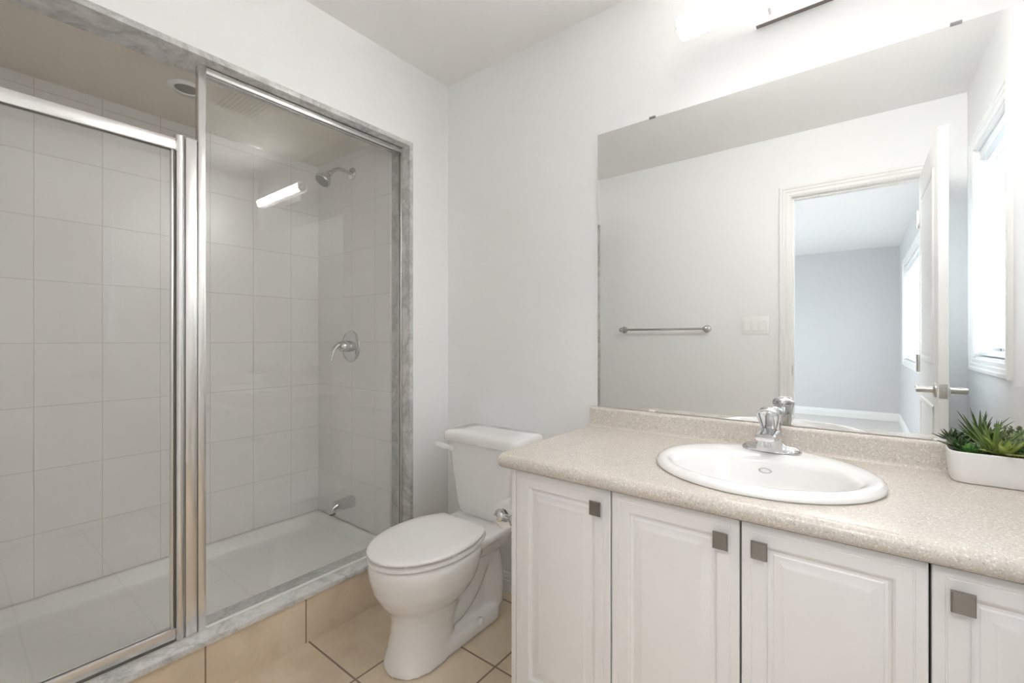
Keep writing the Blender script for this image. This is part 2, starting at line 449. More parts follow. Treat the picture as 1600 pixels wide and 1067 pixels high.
# ------------------------------------------------------------------ windows and blinds in the right wall
def window(name, tname, y0, y1, z0, z1, mull):
    w = bpy.data.objects.new(name, None); COL.objects.link(w); w.location = (XR, (y0+y1)/2, z0); w['kind'] = 'structure'
    fx0, fx1 = XR+0.085, XR+0.145
    dl = [(fx0, fx1, y0, y1, z0, z0+0.045), (fx0, fx1, y0, y1, z1-0.045, z1), (fx0, fx1, y0, y0+0.045, z0, z1), (fx0, fx1, y1-0.045, y1, z0, z1)]
    for m in mull: dl.append((fx0+0.01, fx1-0.01, m-0.02, m+0.02, z0, z1))
    boxes('window_frame', dl, M['trimpaint'], w)
    bx('pane', (fx0+0.026, fx0+0.032, y0+0.04, y1-0.04, z0+0.04, z1-0.04), M['pane'], w)
    boxes('reveal', [(XR-0.002, XR+0.16, y0-0.012, y0+0.002, z0-0.012, z1+0.012), (XR-0.002, XR+0.16, y1-0.002, y1+0.012, z0-0.012, z1+0.012),
                     (XR-0.002, XR+0.16, y0-0.012, y1+0.012, z0-0.012, z0+0.002), (XR-0.002, XR+0.16, y0-0.012, y1+0.012, z1-0.002, z1+0.012)], M['trimpaint'], w)
    bm = bmesh.new()
    loft(bm, [[(XR-d, y0-i, z0-i), (XR-d, y1+i, z0-i), (XR-d, y1+i, z1+i), (XR-d, y0-i, z1+i)] for i, d in CAS], True, False, False)
    obj('casing', bm, M['trimpaint'], w)
    return w
window('window_1', '', WY0, WY1, WZ0, WZ1, [])
window('window_2', '', BWY0, BWY1, BWZ0, BWZ1, [(BWY0+BWY1)/2])
w3 = bpy.data.objects.new('added_window_3', None); COL.objects.link(w3); w3['kind'] = 'structure'; w3.location = (BX, (LY0+LY1)/2, LZ0)  # unseen window, added to let more daylight in
boxes('window_frame', [(BX-0.08, BX-0.03, LY0, LY1, LZ0, LZ0+0.05), (BX-0.08, BX-0.03, LY0, LY1, LZ1-0.05, LZ1), (BX-0.08, BX-0.03, LY0, LY0+0.05, LZ0, LZ1),
                       (BX-0.08, BX-0.03, LY1-0.05, LY1, LZ0, LZ1), (BX-0.08, BX-0.03, (LY0+LY1)/2-0.025, (LY0+LY1)/2+0.025, LZ0, LZ1)], M['trimpaint'], w3)
bx('pane', (BX-0.058, BX-0.052, LY0+0.04, LY1-0.04, LZ0+0.04, LZ1-0.04), M['pane'], w3)

def blind(label, y0, y1, z0, z1, tilt, pitch, cordy):
    t = thing('window_blind', label, 'blind', (XR+0.04, (y0+y1)/2, z1))
    xc = XR+0.042
    bx('headrail', (xc-0.028, xc+0.026, y0+0.004, y1-0.004, z1-0.048, z1-0.002), M['blind'], t, bev=0.003)
    bm = bmesh.new(); z = z1-0.070
    while z > z0+0.035:
        c, s = math.cos(tilt), math.sin(tilt); hw = 0.0245; th = 0.0014
        ring = []
        for (u, v) in ((-hw, -th), (0, -th+0.002), (hw, -th), (hw, th), (0, th+0.002), (-hw, th)):
            ring.append((u*c - v*s, u*s + v*c))
        loft(bm, [[(xc+a, y, z+b) for a, b in ring] for y in (y0+0.006, y1-0.006)])
        z -= pitch
    obj('slats', bm, M['blind'], t)
    bx('bottom_rail', (xc-0.026, xc+0.026, y0+0.006, y1-0.006, z0+0.006, z0+0.026), M['blind'], t, bev=0.003)
    for yy in (y0+0.12, y1-0.12):
        bm = bmesh.new()
        for dx in (-0.026, 0.026):
            tube(bm, [(xc+dx, yy, z0+0.02), (xc+dx, yy, z1-0.04)], 0.0011, 6)
        box(bm, xc-0.0265, xc+0.0265, yy-0.001, yy+0.001, z0+0.019, z0+0.021)
        obj('ladder_cord', bm, M['blind'], t)
    bm = bmesh.new(); zc = z0 + (z1-z0)*0.36
    tube(bm, [(xc-0.034, cordy, zc), (xc-0.034, cordy, z1-0.045)], 0.0013, 6)
    tube(bm, [(xc-0.034, cordy+0.012, zc+0.02), (xc-0.034, cordy+0.012, z1-0.045)], 0.0013, 6)
    lathe(bm, [(0.003, 0.0), (0.0065, -0.012), (0.0075, -0.034), (0.006, -0.038)], (xc-0.034, cordy, zc), (0, 0, 1), 14)
    obj('pull_cord', bm, M['plastic'], t, smooth=40)
    return t
blind('white slatted blind in the bathroom window beside the open door', WY0+0.003, WY1-0.003, WZ0+0.003, WZ1-0.003, math.radians(38), 0.043, WY1-0.07)
blind('white slatted blind in the bedroom window seen through the doorway', BWY0+0.003, BWY1-0.003, BWZ0+0.003, BWZ1-0.003, math.radians(40), 0.043, BWY0+0.5)

# ================================================================== SHOWER
pan = thing('shower_pan', 'white low shower base with raised rim behind the glass', 'shower base', (-0.46, -0.98, 0.0))
bm = bmesh.new()
x0, x1, y0, y1 = SX+0.001, -0.131, YF+0.013, SY-0.001
def prect(i, z, r):
    return rrect((x0+x1)/2, (y0+y1)/2, (x1-x0)/2-i, (y1-y0)/2-i, r, z, 6)
loft(bm, [prect(0, 0.0, 0.002), prect(0, 0.170, 0.002), prect(0.002, 0.176, 0.004), prect(0.006, 0.178, 0.006), prect(0.026, 0.178, 0.02),
          prect(0.034, 0.174, 0.03), prect(0.048, 0.130, 0.045), prect(0.058, 0.118, 0.055), prect(0.085, 0.113, 0.07), prect(0.25, 0.108, 0.05)])
obj('basin', bm, M['acrylic'], pan, smooth=50)
bm = bmesh.new(); lathe(bm, [(0.05, 0.0), (0.05, 0.003), (0.044, 0.005), (0.0, 0.004)], (-0.46, -0.98, 0.108), (0, 0, 1), 32)
obj('drain', bm, M['chrome'], pan, smooth=40)

GX = -0.052
scr = thing('shower_screen', 'fixed clear glass shower panel with polished metal post and rails', 'shower screen', (GX, -0.66, 0.192))
bx('glass_panel', (GX-0.003, GX+0.003, -1.062, OY1-0.004, 0.196, OT-0.006), M['glass'], scr)
boxes('top_channel', [(GX-0.011, GX-0.004, -1.056, OY1-0.002, OT-0.024, OT-0.001), (GX+0.004, GX+0.011, -1.056, OY1-0.002, OT-0.024, OT-0.001),
                      (GX-0.011, GX+0.011, -1.056, OY1-0.002, OT-0.004, OT-0.001)], M['alu'], scr, bev=0.0006)
boxes('side_channel', [(GX-0.011, GX-0.004, OY1-0.014, OY1-0.001, 0.193, OT-0.025), (GX+0.004, GX+0.011, OY1-0.014, OY1-0.001, 0.193, OT-0.025)], M['alu'], scr, bev=0.0006)
bx('silicone_bead', (GX-0.004, GX+0.0045, -1.056, OY1-0.014, 0.1925, 0.197), M['plastic'], scr)
bx('post', (GX-0.016, GX+0.012, -1.079, -1.056, 0.193, OT-0.001), M['alu'], scr, bev=0.003)
bm = bmesh.new()
for (ya, yb, xa) in ((-1.112, -1.0815, 0.010), (-1.0815, -1.079, 0.004)):
    box(bm, GX-0.014, GX+xa, ya, yb, 0.193, 1.797, bev=0.0015)
obj('hinge_profile', bm, M['alu'], scr, smooth=30)
bx('threshold', (GX-0.018, GX+0.012, OY0+0.002, -1.080, 0.1922, 0.1985), M['alu'], scr, bev=0.0015)
bx('threshold_seal', (GX-0.006, GX+0.006, OY0+0.03, -1.142, 0.1985, 0.205), M['gasket'], scr)

sd = thing('shower_door', 'framed clear glass shower door left of the fixed panel', 'shower door', (GX, -1.40, 0.205))
DY0, DY1 = OY0+0.02, -1.142
bx('glass_panel', (GX-0.003, GX+0.003, DY0+0.01, DY1-0.002, 0.225, 1.765), M['glass'], sd)
bx('top_rail', (GX-0.013, GX+0.013, DY0, DY1+0.003, 1.746, 1.783), M['alu'], sd, bev=0.003)
bx('bottom_rail', (GX-0.013, GX+0.013, DY0, DY1+0.003, 0.207, 0.242), M['alu'], sd, bev=0.004)
bm = bmesh.new()
# rounded stile seen beside the hinge profile
rings = []
for z in (0.200, 1.797):
    ring = []
    for k in range(15):
        a = -PI/2 + PI*k/14
        ring.append((GX+0.002+0.012*math.cos(a), -1.1265+0.0125*math.sin(a), z))
    ring += [(GX-0.014, -1.114, z), (GX-0.014, -1.139, z)]
    rings.append(ring)
loft(bm, rings)
obj('stile', bm, M['alu'], sd, smooth=30)
boxes('inner_stile', [(GX-0.010, GX+0.006, -1.1495, -1.1425, 0.242, 1.746)], M['alu'], sd, bev=0.001)
boxes('gasket', [(GX-0.006, GX+0.0085, -1.1425, -1.1392, 0.21, 1.745), (GX+0.0032, GX+0.005, DY0+0.01, -1.1495, 1.7425, 1.7465), (GX+0.0032, GX+0.005, DY0+0.01, -1.1495, 0.2415, 0.2440)], M['gasket'], sd)
boxes('far_stile', [(GX-0.012, GX+0.012, DY0-0.001, DY0+0.024, 0.21, 1.78)], M['alu'], sd, bev=0.003)

# shower fittings on the end wall
FX = -0.448
sh = thing('overhead_shower', 'chrome shower head on a bent arm high on the tiled wall', 'shower head', (FX, SY, 2.02))
bm = bmesh.new(); lathe(bm, [(0.031, -0.001), (0.031, 0.004), (0.027, 0.009), (0.016, 0.012)], (FX, SY, 2.02), (0, -1, 0), 36)
obj('flange', bm, M['chrome'], sh, smooth=40)
bm = bmesh.new()
arm = smooth_path([(FX, SY-0.002, 2.02), (FX, SY-0.05, 2.023), (FX, SY-0.085, 2.018), (FX, SY-0.125, 1.988)], 7)
tube(bm, arm, 0.0095, 18); obj('arm', bm, M['chrome'], sh, smooth=50)
bm = bmesh.new()
dv = Vector((0.0, -0.62, -0.78)).normalized()
lathe(bm, [(0.011, -0.006), (0.014, 0.0), (0.015, 0.008), (0.012, 0.013), (0.017, 0.020), (0.027, 0.034), (0.038, 0.052), (0.041, 0.060), (0.041, 0.066), (0.037, 0.070), (0.034, 0.069)], Vector((FX, SY-0.125, 1.988)), dv, 40)
obj('spray_head', bm, M['chrome'], sh, smooth=45)
bm = bmesh.new(); lathe(bm, [(0.034, 0.0688), (0.033, 0.0705), (0.0, 0.0715)], Vector((FX, SY-0.125, 1.988)), dv, 36)
obj('spray_face', bm, M['drain'], sh, smooth=45)

va = thing('shower_valve', 'chrome round shower valve plate with a curved lever', 'shower valve', (FX-0.01, SY, 1.113))
vo = Vector((FX-0.01, SY, 1.113))
bm = bmesh.new(); lathe(bm, [(0.082, -0.001), (0.082, 0.003), (0.079, 0.007), (0.06, 0.012), (0.034, 0.015)], vo, (0, -1, 0), 56)
obj('escutcheon', bm, M['chrome'], va, smooth=40)
bm = bmesh.new(); lathe(bm, [(0.030, 0.010), (0.030, 0.040), (0.028, 0.046), (0.027, 0.060), (0.020, 0.068), (0.0, 0.070)], vo, (0, -1, 0), 40)
obj('hub', bm, M['chrome'], va, smooth=40)
bm = bmesh.new()
lp = smooth_path([vo+Vector((0, -0.045, 0.012)), vo+Vector((0, -0.075, 0.006)), vo+Vector((0, -0.100, -0.018)), vo+Vector((0, -0.112, -0.062)), vo+Vector((0.0, -0.118, -0.078))], 6)
tube(bm, lp, [0.020 - 0.011*i/(len(lp)-1) for i in range(len(lp))], 18, 1.0, 0.75)
obj('lever', bm, M['chrome'], va, smooth=50)

ts = thing('tub_spout', 'chrome bath spout low on the tiled end wall', 'spout', (FX, SY, 0.295))
bm = bmesh.new()
so = Vector((FX, SY, 0.300))
rings = []
for (d, hw, zt, zb) in ((-0.001, 0.030, 0.030, -0.030), (0.02, 0.030, 0.030, -0.029), (0.06, 0.029, 0.027, -0.027), (0.095, 0.0275, 0.022, -0.027), (0.115, 0.026, 0.016, -0.030), (0.128, 0.023, 0.005, -0.032), (0.132, 0.018, -0.006, -0.030)):
    ring = []
    for k in range(24):
        a = 2*PI*k/24; cz = (zt+zb)/2; hz = (zt-zb)/2
        ca, sa = math.cos(a), math.sin(a)
        e = 0.75
        ring.append(so + Vector((hw*math.copysign(abs(ca)**e, ca), -d, cz + hz*math.copysign(abs(sa)**e, sa))))
    rings.append(ring)
loft(bm, rings)
obj('spout_body', bm, M['chrome'], ts, smooth=50)
bm = bmesh.new(); lathe(bm, [(0.014, 0.0), (0.015, 0.012), (0.013, 0.014)], so+Vector((0, -0.112, -0.026)), (0, 0, -1), 24)
obj('outlet', bm, M['drain'], ts, smooth=40)

sl = thing('shower_ceiling_light', 'small round recessed light in the shower ceiling, switched off', 'ceiling light', (-0.42, -1.0, SZ))
bm = bmesh.new(); lathe(bm, [(0.062, 0.001), (0.062, -0.003), (0.056, -0.007), (0.044, -0.009), (0.040, -0.004)], (-0.42, -1.0, SZ), (0, 0, 1), 40, True, False)
obj('trim_ring', bm, M['plastic'], sl, smooth=40)
bm = bmesh.new(); lathe(bm, [(0.041, -0.003), (0.040, -0.005), (0.0, -0.006)], (-0.42, -1.0, SZ), (0, 0, 1), 32)
obj('lens', bm, M['lens'], sl, smooth=40)

# exhaust fan in the bathroom ceiling (seen only as a reflection in the shower glass)
ef = thing('exhaust_fan', 'white slotted exhaust fan cover on the bathroom ceiling', 'exhaust fan', (0.865, -0.565, H))
bx('cover', (0.735, 0.995, -0.70, -0.43, H-0.022, H+0.001), M['plastic'], ef, bev=0.006)
bm = bmesh.new()
for k in range(9):
    y = -0.680 + k*0.022
    box(bm, 0.755, 0.975, y, y+0.009, H-0.0235, H-0.021)
obj('grille_slots', bm, M['darkgap'], ef)
bx('light_lens', (0.755, 0.975, -0.478, -0.440, H-0.0245, H-0.021), M['plastic'], ef, bev=0.001)

# ================================================================== TOILET
TX = 0.400
BSH = (-0.008, -0.024, 0.0)      # the bowl stands a little forward of the tank
to = thing('toilet', 'white two-piece toilet with closed lid between shower and vanity', 'toilet', (TX, -0.36, 0))
def egg(rx, yf, yb, yc, z, n=56, pw=1.0):
    pts = []
    for k in range(n):
        a = 2*PI*k/n; sx, cy = math.sin(a), math.cos(a)
        ry = (yc-yf) if cy > 0 else (yb-yc)
        pts.append((TX + rx*math.copysign(abs(sx)**pw, sx), yc - ry*math.copysign(abs(cy)**pw, cy), z))
    return pts
bm = bmesh.new()
loft(bm, [egg(0.104, -0.632, -0.36, -0.50, 0.0, pw=0.9), egg(0.103, -0.630, -0.36, -0.50, 0.02, pw=0.9), egg(0.098, -0.618, -0.36, -0.49, 0.06, pw=0.95), egg(0.094, -0.607, -0.34, -0.48, 0.12),
          egg(0.097, -0.606, -0.32, -0.47, 0.165), egg(0.112, -0.618, -0.30, -0.46, 0.20), egg(0.140, -0.645, -0.27, -0.45, 0.235), egg(0.162, -0.668, -0.25, -0.45, 0.275),
          egg(0.175, -0.684, -0.235, -0.45, 0.325), egg(0.178, -0.688, -0.23, -0.45, 0.36), egg(0.175, -0.684, -0.23, -0.45, 0.378), egg(0.165, -0.672, -0.235, -0.45, 0.384)])
# foot flange running back to the wall
loft(bm, [rrect(TX, -0.335, 0.100, 0.235, 0.09, 0.0, 8), rrect(TX, -0.335, 0.099, 0.234, 0.09, 0.035, 8), rrect(TX, -0.335, 0.088, 0.222, 0.08, 0.055, 8)])
# trapway
tp = smooth_path([(TX, -0.42, 0.115), (TX, -0.34, 0.125), (TX, -0.27, 0.175), (TX, -0.21, 0.255), (TX, -0.155, 0.25), (TX, -0.13, 0.16), (TX, -0.13, 0.03)], 6)
tube(bm, tp, 0.074, 24)
# inner web and rear deck below the tank
loft(bm, [rrect(TX, -0.27, 0.046, 0.15, 0.03, 0.02, 5), rrect(TX, -0.27, 0.05, 0.16, 0.03, 0.34, 5)])
loft(bm, [rrect(TX, -0.185, 0.080, 0.11, 0.05, 0.28, 6), rrect(TX, -0.18, 0.115, 0.14, 0.05, 0.335, 6), rrect(TX, -0.165, 0.150, 0.14, 0.045, 0.37, 6), rrect(TX, -0.165, 0.150, 0.14, 0.04, 0.386, 6), rrect(TX, -0.165, 0.143, 0.133, 0.04, 0.390, 6)])
bowl = obj('bowl', bm, M['ceramic'], to, smooth=180)
bowl.location = BSH
rm = bowl.modifiers.new('fuse', 'REMESH'); rm.mode = 'VOXEL'; rm.voxel_size = 0.0065; rm.use_smooth_shade = True
smo = bowl.modifiers.new('soften', 'SMOOTH'); smo.factor = 0.6; smo.iterations = 12
for s in (-1, 1):
    bm = bmesh.new(); lathe(bm, [(0.014, -0.008), (0.0135, 0.006), (0.010, 0.012), (0.0, 0.014)], (TX+s*0.094, -0.27, 0.046), (0, 0, 1), 20)
    obj('bolt_cap', bm, M['ceramic'], to, smooth=50).location = BSH
# seat and lid
def lid_out(ins, z):
    pts = []
    yb, hb = -0.262+0*ins, 0.115-ins
    yf, rx, yc = -0.692+ins, 0.176-ins, -0.455
    n = 44
    a1 = PI - math.asin(min(1, hb/rx))
    for k in range(n+1):
        a = -a1 + 2*a1*k/n
        cy = math.cos(a); ry = (yc-yf) if cy > 0 else ((-yc + yb - ins)/max(1e-6, -math.cos(a1)))
        pts.append((TX + rx*math.sin(a), yc - ry*cy, z))
    return pts
bm = bmesh.new(); loft(bm, [lid_out(0.004, 0.3865), lid_out(0.0, 0.390), lid_out(0.001, 0.399), lid_out(0.010, 0.4025)])
obj('seat', bm, M['seat'], to, smooth=40).location = BSH
bm = bmesh.new(); loft(bm, [lid_out(0.008, 0.4095), lid_out(0.001, 0.4105), lid_out(0.0, 0.416), lid_out(0.003, 0.4205), lid_out(0.010, 0.4230), lid_out(0.04, 0.4245), lid_out(0.10, 0.4250)])
obj('lid', bm, M['seat'], to, smooth=40).location = BSH
for (a, b) in ((-0.09, -0.679), (0.09, -0.679), (-0.16, -0.5), (0.16, -0.5)):
    yb = -0.455 - 0.225*math.sqrt(max(0, 1-(a/0.172)**2)) if b < -0.6 else b
    bm = bmesh.new(); box(bm, TX+a-0.008, TX+a+0.008, yb+0.004, yb+0.024, 0.402, 0.410, bev=0.001)
    obj('lid_bumper', bm, M['seat'], to, smooth=40).location = BSH
for s in (-1, 1):
    bm = bmesh.new()
    tube(bm, [(TX+s*0.075-0.02, -0.255, 0.404), (TX+s*0.075+0.02, -0.255, 0.404)], 0.010, 14)
    box(bm, TX+s*0.075-0.014, TX+s*0.075+0.014, -0.262, -0.240, 0.388, 0.404, bev=0.002)
    obj('hinge', bm, M['seat'], to, smooth=40).location = BSH
# tank
def trr(hx, yf, yb, z, r): return rrect(TX, (yf+yb)/2, hx, (yb-yf)/2, r, z, 7)
bm = bmesh.new()
loft(bm, [trr(0.118, -0.170, -0.03, 0.388, 0.03), trr(0.140, -0.188, -0.025, 0.392, 0.035), trr(0.152, -0.196, -0.02, 0.408, 0.04), trr(0.158, -0.199, -0.02, 0.44, 0.038),
          trr(0.170, -0.204, -0.018, 0.53, 0.034), trr(0.184, -0.210, -0.015, 0.64, 0.03), trr(0.192, -0.213, -0.014, 0.702, 0.028)])
obj('tank', bm, M['ceramic'], to, smooth=40)
bm = bmesh.new()
loft(bm, [trr(0.196, -0.217, -0.012, 0.7035, 0.03), trr(0.206, -0.228, -0.009, 0.708, 0.035), trr(0.208, -0.230, -0.008, 0.716, 0.036), trr(0.208, -0.230, -0.008, 0.733, 0.036),
          trr(0.204, -0.226, -0.011, 0.744, 0.034), trr(0.194, -0.216, -0.019, 0.750, 0.03), trr(0.12, -0.15, -0.07, 0.752, 0.03)])
obj('tank_lid', bm, M['ceramic'], to, smooth=45)
fl = bmesh.new()
lathe(fl, [(0.019, -0.001), (0.019, 0.006), (0.015, 0.011), (0.0, 0.013)], (TX-0.160, -0.212, 0.676), (0, -1, 0), 28)
lv = smooth_path([(TX-0.158, -0.222, 0.676), (TX-0.185, -0.228, 0.679), (TX-0.212, -0.234, 0.683), (TX-0.232, -0.236, 0.685)], 5)
tube(fl, lv, [0.0085+0.002*math.sin(PI*i/(len(lv)-1)) for i in range(len(lv))], 16, 0.6, 1.3)
obj('flush_lever', fl, M['ceramic'], to, smooth=50)

# ================================================================== VANITY
CX0, CX1 = 0.842, 2.098
YD = -0.553                                     # face of the doors
cab = thing('vanity_cabinet', 'white vanity cabinet with raised-panel doors under the speckled countertop', 'cabinet', (1.47, -0.28, 0))
boxes('carcass', [(CX0, CX0+0.016, YD+0.0, -0.001, 0.0, 0.772), (CX1-0.016, CX1, YD+0.02, -0.001, 0.0, 0.772), (CX0+0.016, CX1-0.016, YD+0.02, -0.001, 0.10, 0.116),
                  (CX0+0.016, CX1-0.016, -0.012, -0.001, 0.116, 0.772), (CX0+0.016, CX1-0.016, YD+0.07, YD+0.085, 0.0, 0.10)], M['cabinet'], cab, bev=0.0008)
boxes('face_frame', [(CX0+0.016, CX1-0.016, YD+0.022, YD+0.036, 0.735, 0.772), (CX0+0.016, CX0+0.03, YD+0.022, YD+0.036, 0.116, 0.735)] +
      [(x-0.02, x+0.02, YD+0.022, YD+0.036, 0.116, 0.735) for x in (1.161, 1.458, 1.7535)] + [(CX0+0.016, CX1-0.016, YD+0.022, YD+0.036, 0.10, 0.135)], M['darkgap'], cab)  # near-black frame: the shade in the door gaps is put into its colour
def cab_door(xa, xb, knob_right):
    za, zb = 0.125, 0.767
    bm = bmesh.new()
    prof = [(0.0, 0.0195), (0.0, 0.0025), (0.0007, 0.0009), (0.0025, 0.0), (0.0165, 0.0), (0.0176, 0.0011), (0.0192, 0.0011), (0.0203, 0.0), (0.043, 0.0), (0.0465, 0.0014),
            (0.0490, 0.0068), (0.0530, 0.0080), (0.0575, 0.0072), (0.0600, 0.0058), (0.0645, 0.0052), (0.0760, 0.0012), (0.0790, 0.0004), (0.0825, 0.0003)]
    rings = [[(xa+i, YD+d, za+i), (xb-i, YD+d, za+i), (xb-i, YD+d, zb-i), (xa+i, YD+d, zb-i)] for i, d in prof]
    loft(bm, rings)
    o = obj('door', bm, M['cabinet'], cab, smooth=18)
    kx = xb-0.034 if knob_right else xa+0.036
    kz = 0.7185
    bm = bmesh.new()
    box(bm, kx-0.006, kx+0.006, YD-0.016, YD+0.0005, kz-0.006, kz+0.006, bev=0.001)
    loft(bm, [[(kx+sx*w, YD-d, kz+sz*hh) for sx, sz in ((-1, -1), (1, -1), (1, 1), (-1, 1))] for w, hh, d in
              ((0.0135, 0.0165, 0.0150), (0.0150, 0.0180, 0.0160), (0.0150, 0.0180, 0.0205), (0.0128, 0.0158, 0.0232))])
    obj('knob', bm, M['nickel'], o, smooth=18)
for xa, xb, kr in ((0.8595, 1.1592, True), (1.1632, 1.4562, True), (1.4600, 1.7518, False), (1.7556, 2.050, False)):
    cab_door(xa, xb, kr)
bx('filler_strip', (2.053, CX1, YD, YD+0.02, 0.12, 0.767), M['cabinet'], cab, bev=0.001)

# countertop with an oval cut-out
SKX, SKY, SRX, SRY = 1.455, -0.305, 0.254, 0.232
CT = 0.812
ct = thing('countertop', 'beige speckled laminate countertop with rounded front edge and backsplash', 'countertop', (1.46, -0.29, 0.772))
prof = [(-0.001, CT-0.036), (-0.545, CT-0.036), (-0.552, CT-0.040), (-0.572, CT-0.040)]
for k in range(0, 13):
    a = -PI/2 - k/12*PI
    prof.append((-0.5665 + 0.0185*math.cos(a) if False else -0.567 - 0.0195*math.sin(k/12*PI), CT-0.020 - 0.0200*math.cos(k/12*PI)))
prof.append((-0.545, CT+0.0006)); prof.append((-0.50, CT)); prof.append((-0.001, CT))
bm = bmesh.new()
loft(bm, [[(x, a, b) for a, b in prof] for x in (0.8175, XR-0.001)])
slab = obj('slab', bm, M['counter'], None)
bm = bmesh.new(); loft(bm, [ellipse(SKX, SKY, SRX-0.018, SRY-0.018, z, 64) for z in (CT-0.08, CT+0.05)])
cut = obj('cutter', bm, M['counter'], None)
mod = slab.modifiers.new('b', 'BOOLEAN'); mod.operation = 'DIFFERENCE'; mod.object = cut; mod.solver = 'EXACT'
bpy.context.view_layer.update()
dg = bpy.context.evaluated_depsgraph_get()
me = bpy.data.meshes.new_from_object(slab.evaluated_get(dg))
slab.modifiers.clear(); slab.data = me; me.name = 'slab'
for p in me.polygons: p.use_smooth = True
me.set_sharp_from_angle(angle=math.radians(30))
bpy.data.objects.remove(cut)
slab.parent = ct; slab.matrix_parent_inverse = ct.matrix_basis.inverted()
# splash profiles with a rounded top and a small cove
def splash(name, p0, p1, nrm, top):
    n = Vector(nrm); bm = bmesh.new()
    pr = [(0, CT), (0.028, CT), (0.0225, CT+0.0035), (0.020, CT+0.009), (0.0195, top-0.012)]
    for k in range(1, 7):
        a = k/6*PI/2
        pr.append((0.0075+0.012*math.cos(a), top-0.012+0.012*math.sin(a)))
    pr.append((0, top))
    loft(bm, [[Vector(p)+n*a+Vector((0, 0, b)) for a, b in pr] for p in (p0, p1)])
    return obj(name, bm, M['counter'], ct, smooth=35)
splash('backsplash', (0.8175, -0.0005, 0), (XR-0.001, -0.0005, 0), (0, -1, 0), 0.8855)
splash('side_splash', (XR-0.0005, -0.028, 0), (XR-0.0005, -0.56, 0), (-1, 0, 0), 0.8855)

# sink
sk = thing('sink', 'white oval drop-in sink set in the speckled countertop', 'sink', (SKX, SKY, CT))
bm = bmesh.new()
N = 80
def er(rx, ry, z, cy=SKY): return ellipse(SKX, cy, rx, ry, z, N)
yb_ = SKY-0.033
loft(bm, [er(SRX-0.022, SRY-0.022, CT-0.02), er(SRX-0.02, SRY-0.02, CT+0.0012), er(SRX-0.002, SRY-0.002, CT+0.0016), er(SRX, SRY, CT+0.005), er(SRX-0.002, SRY-0.002, CT+0.012), er(SRX-0.010, SRY-0.010, CT+0.0185), er(SRX-0.020, SRY-0.020, CT+0.0205),
          er(SRX-0.030, SRY-0.034, CT+0.0195, SKY-0.006), er(SRX-0.040, SRY-0.058, CT+0.0165, SKY-0.024), er(SRX-0.047, SRY-0.072, CT+0.010, yb_), er(SRX-0.056, SRY-0.080, CT-0.004, yb_), er(SRX-0.072, SRY-0.090, CT-0.045, yb_),
          er(SRX-0.095, SRY-0.105, CT-0.090, yb_), er(SRX-0.130, SRY-0.128, CT-0.118, yb_), er(SRX-0.175, SRY-0.162, CT-0.130, yb_), er(0.03, 0.03, CT-0.134, yb_)], True, False, False)
# outer underside of the bowl
loft(bm, [er(SRX-0.022, SRY-0.022, CT-0.02), er(SRX-0.040, SRY-0.070, CT-0.045, yb_), er(SRX-0.080, SRY-0.092, CT-0.105, yb_), er(SRX-0.165, SRY-0.155, CT-0.142, yb_), er(0.03, 0.03, CT-0.146, yb_)], True, False, False)
obj('basin', bm, M['ceramic'], sk, smooth=60)
bm = bmesh.new(); lathe(bm, [(0.031, -0.004), (0.031, 0.001), (0.027, 0.003), (0.020, 0.001), (0.018, 0.004), (0.0, 0.006)], (SKX, yb_, CT-0.134), (0, 0, 1), 36)
obj('drain', bm, M['chrome'], sk, smooth=40)
# overflow hole: ring and dark slot on the rear wall of the basin
ov = Vector((SKX-0.004, yb_+(SRY-0.0855), CT-0.026)); on = Vector((0, -0.97, 0.24)).normalized()
def squash(bm):
    up = Vector((1, 0, 0)).cross(on).normalized()
    for v in bm.verts:
        k = (v.co-ov).dot(up); v.co -= up*k*0.55
    return bm
bm = bmesh.new(); lathe(bm, [(0.0165, -0.006), (0.0165, 0.001), (0.0150, 0.0024), (0.0122, 0.0024), (0.0112, 0.0)], ov, on, 36, True, False)
obj('overflow_ring', squash(bm), M['chrome'], sk, smooth=40)
bm = bmesh.new(); lathe(bm, [(0.0116, -0.003), (0.0114, 0.0005), (0.0, 0.0006)], ov, on, 30)
obj('overflow_cap', squash(bm), M['ceramic'], sk, smooth=40)

# faucet
FAX, FAY, FAZ = 1.457, -0.128, CT+0.0185
fa = thing('faucet', 'chrome single-handle faucet on the back of the oval sink', 'faucet', (FAX, FAY, FAZ))
bm = bmesh.new()
rings = []
for k in range(41):
    u = -1 + 2*k/40; x = u*0.0755
    hw = 0.0265*math.sqrt(max(0.0, 1-abs(u)**5))+0.001
    hgt = (0.010 + 0.050*math.exp(-(x/0.026)**2) + 0.004*math.exp(-((abs(x)-0.055)/0.016)**2))*min(1, (1.001-abs(u))*7)**0.5 + 0.001
    ring = []
    for j in range(16):
        a = PI*j/15
        ring.append((FAX+x, FAY - hw*math.copysign(abs(math.cos(a))**0.8, math.cos(a)), FAZ + 0.002 + hgt*math.sin(a)**0.7))
    ring += [(FAX+x, FAY+hw, FAZ), (FAX+x, FAY-hw, FAZ)]
    rings.append(ring)
loft(bm, rings)
obj('base', bm, M['chrome'], fa, smooth=50)
bm = bmesh.new(); lathe(bm, [(0.0285, 0.0), (0.0275, 0.02), (0.0270, 0.045), (0.0268, 0.070), (0.0268, 0.0965), (0.0255, 0.0985), (0.0245, 0.0992)], (FAX, FAY, FAZ+0.002), (0, 0, 1), 48)
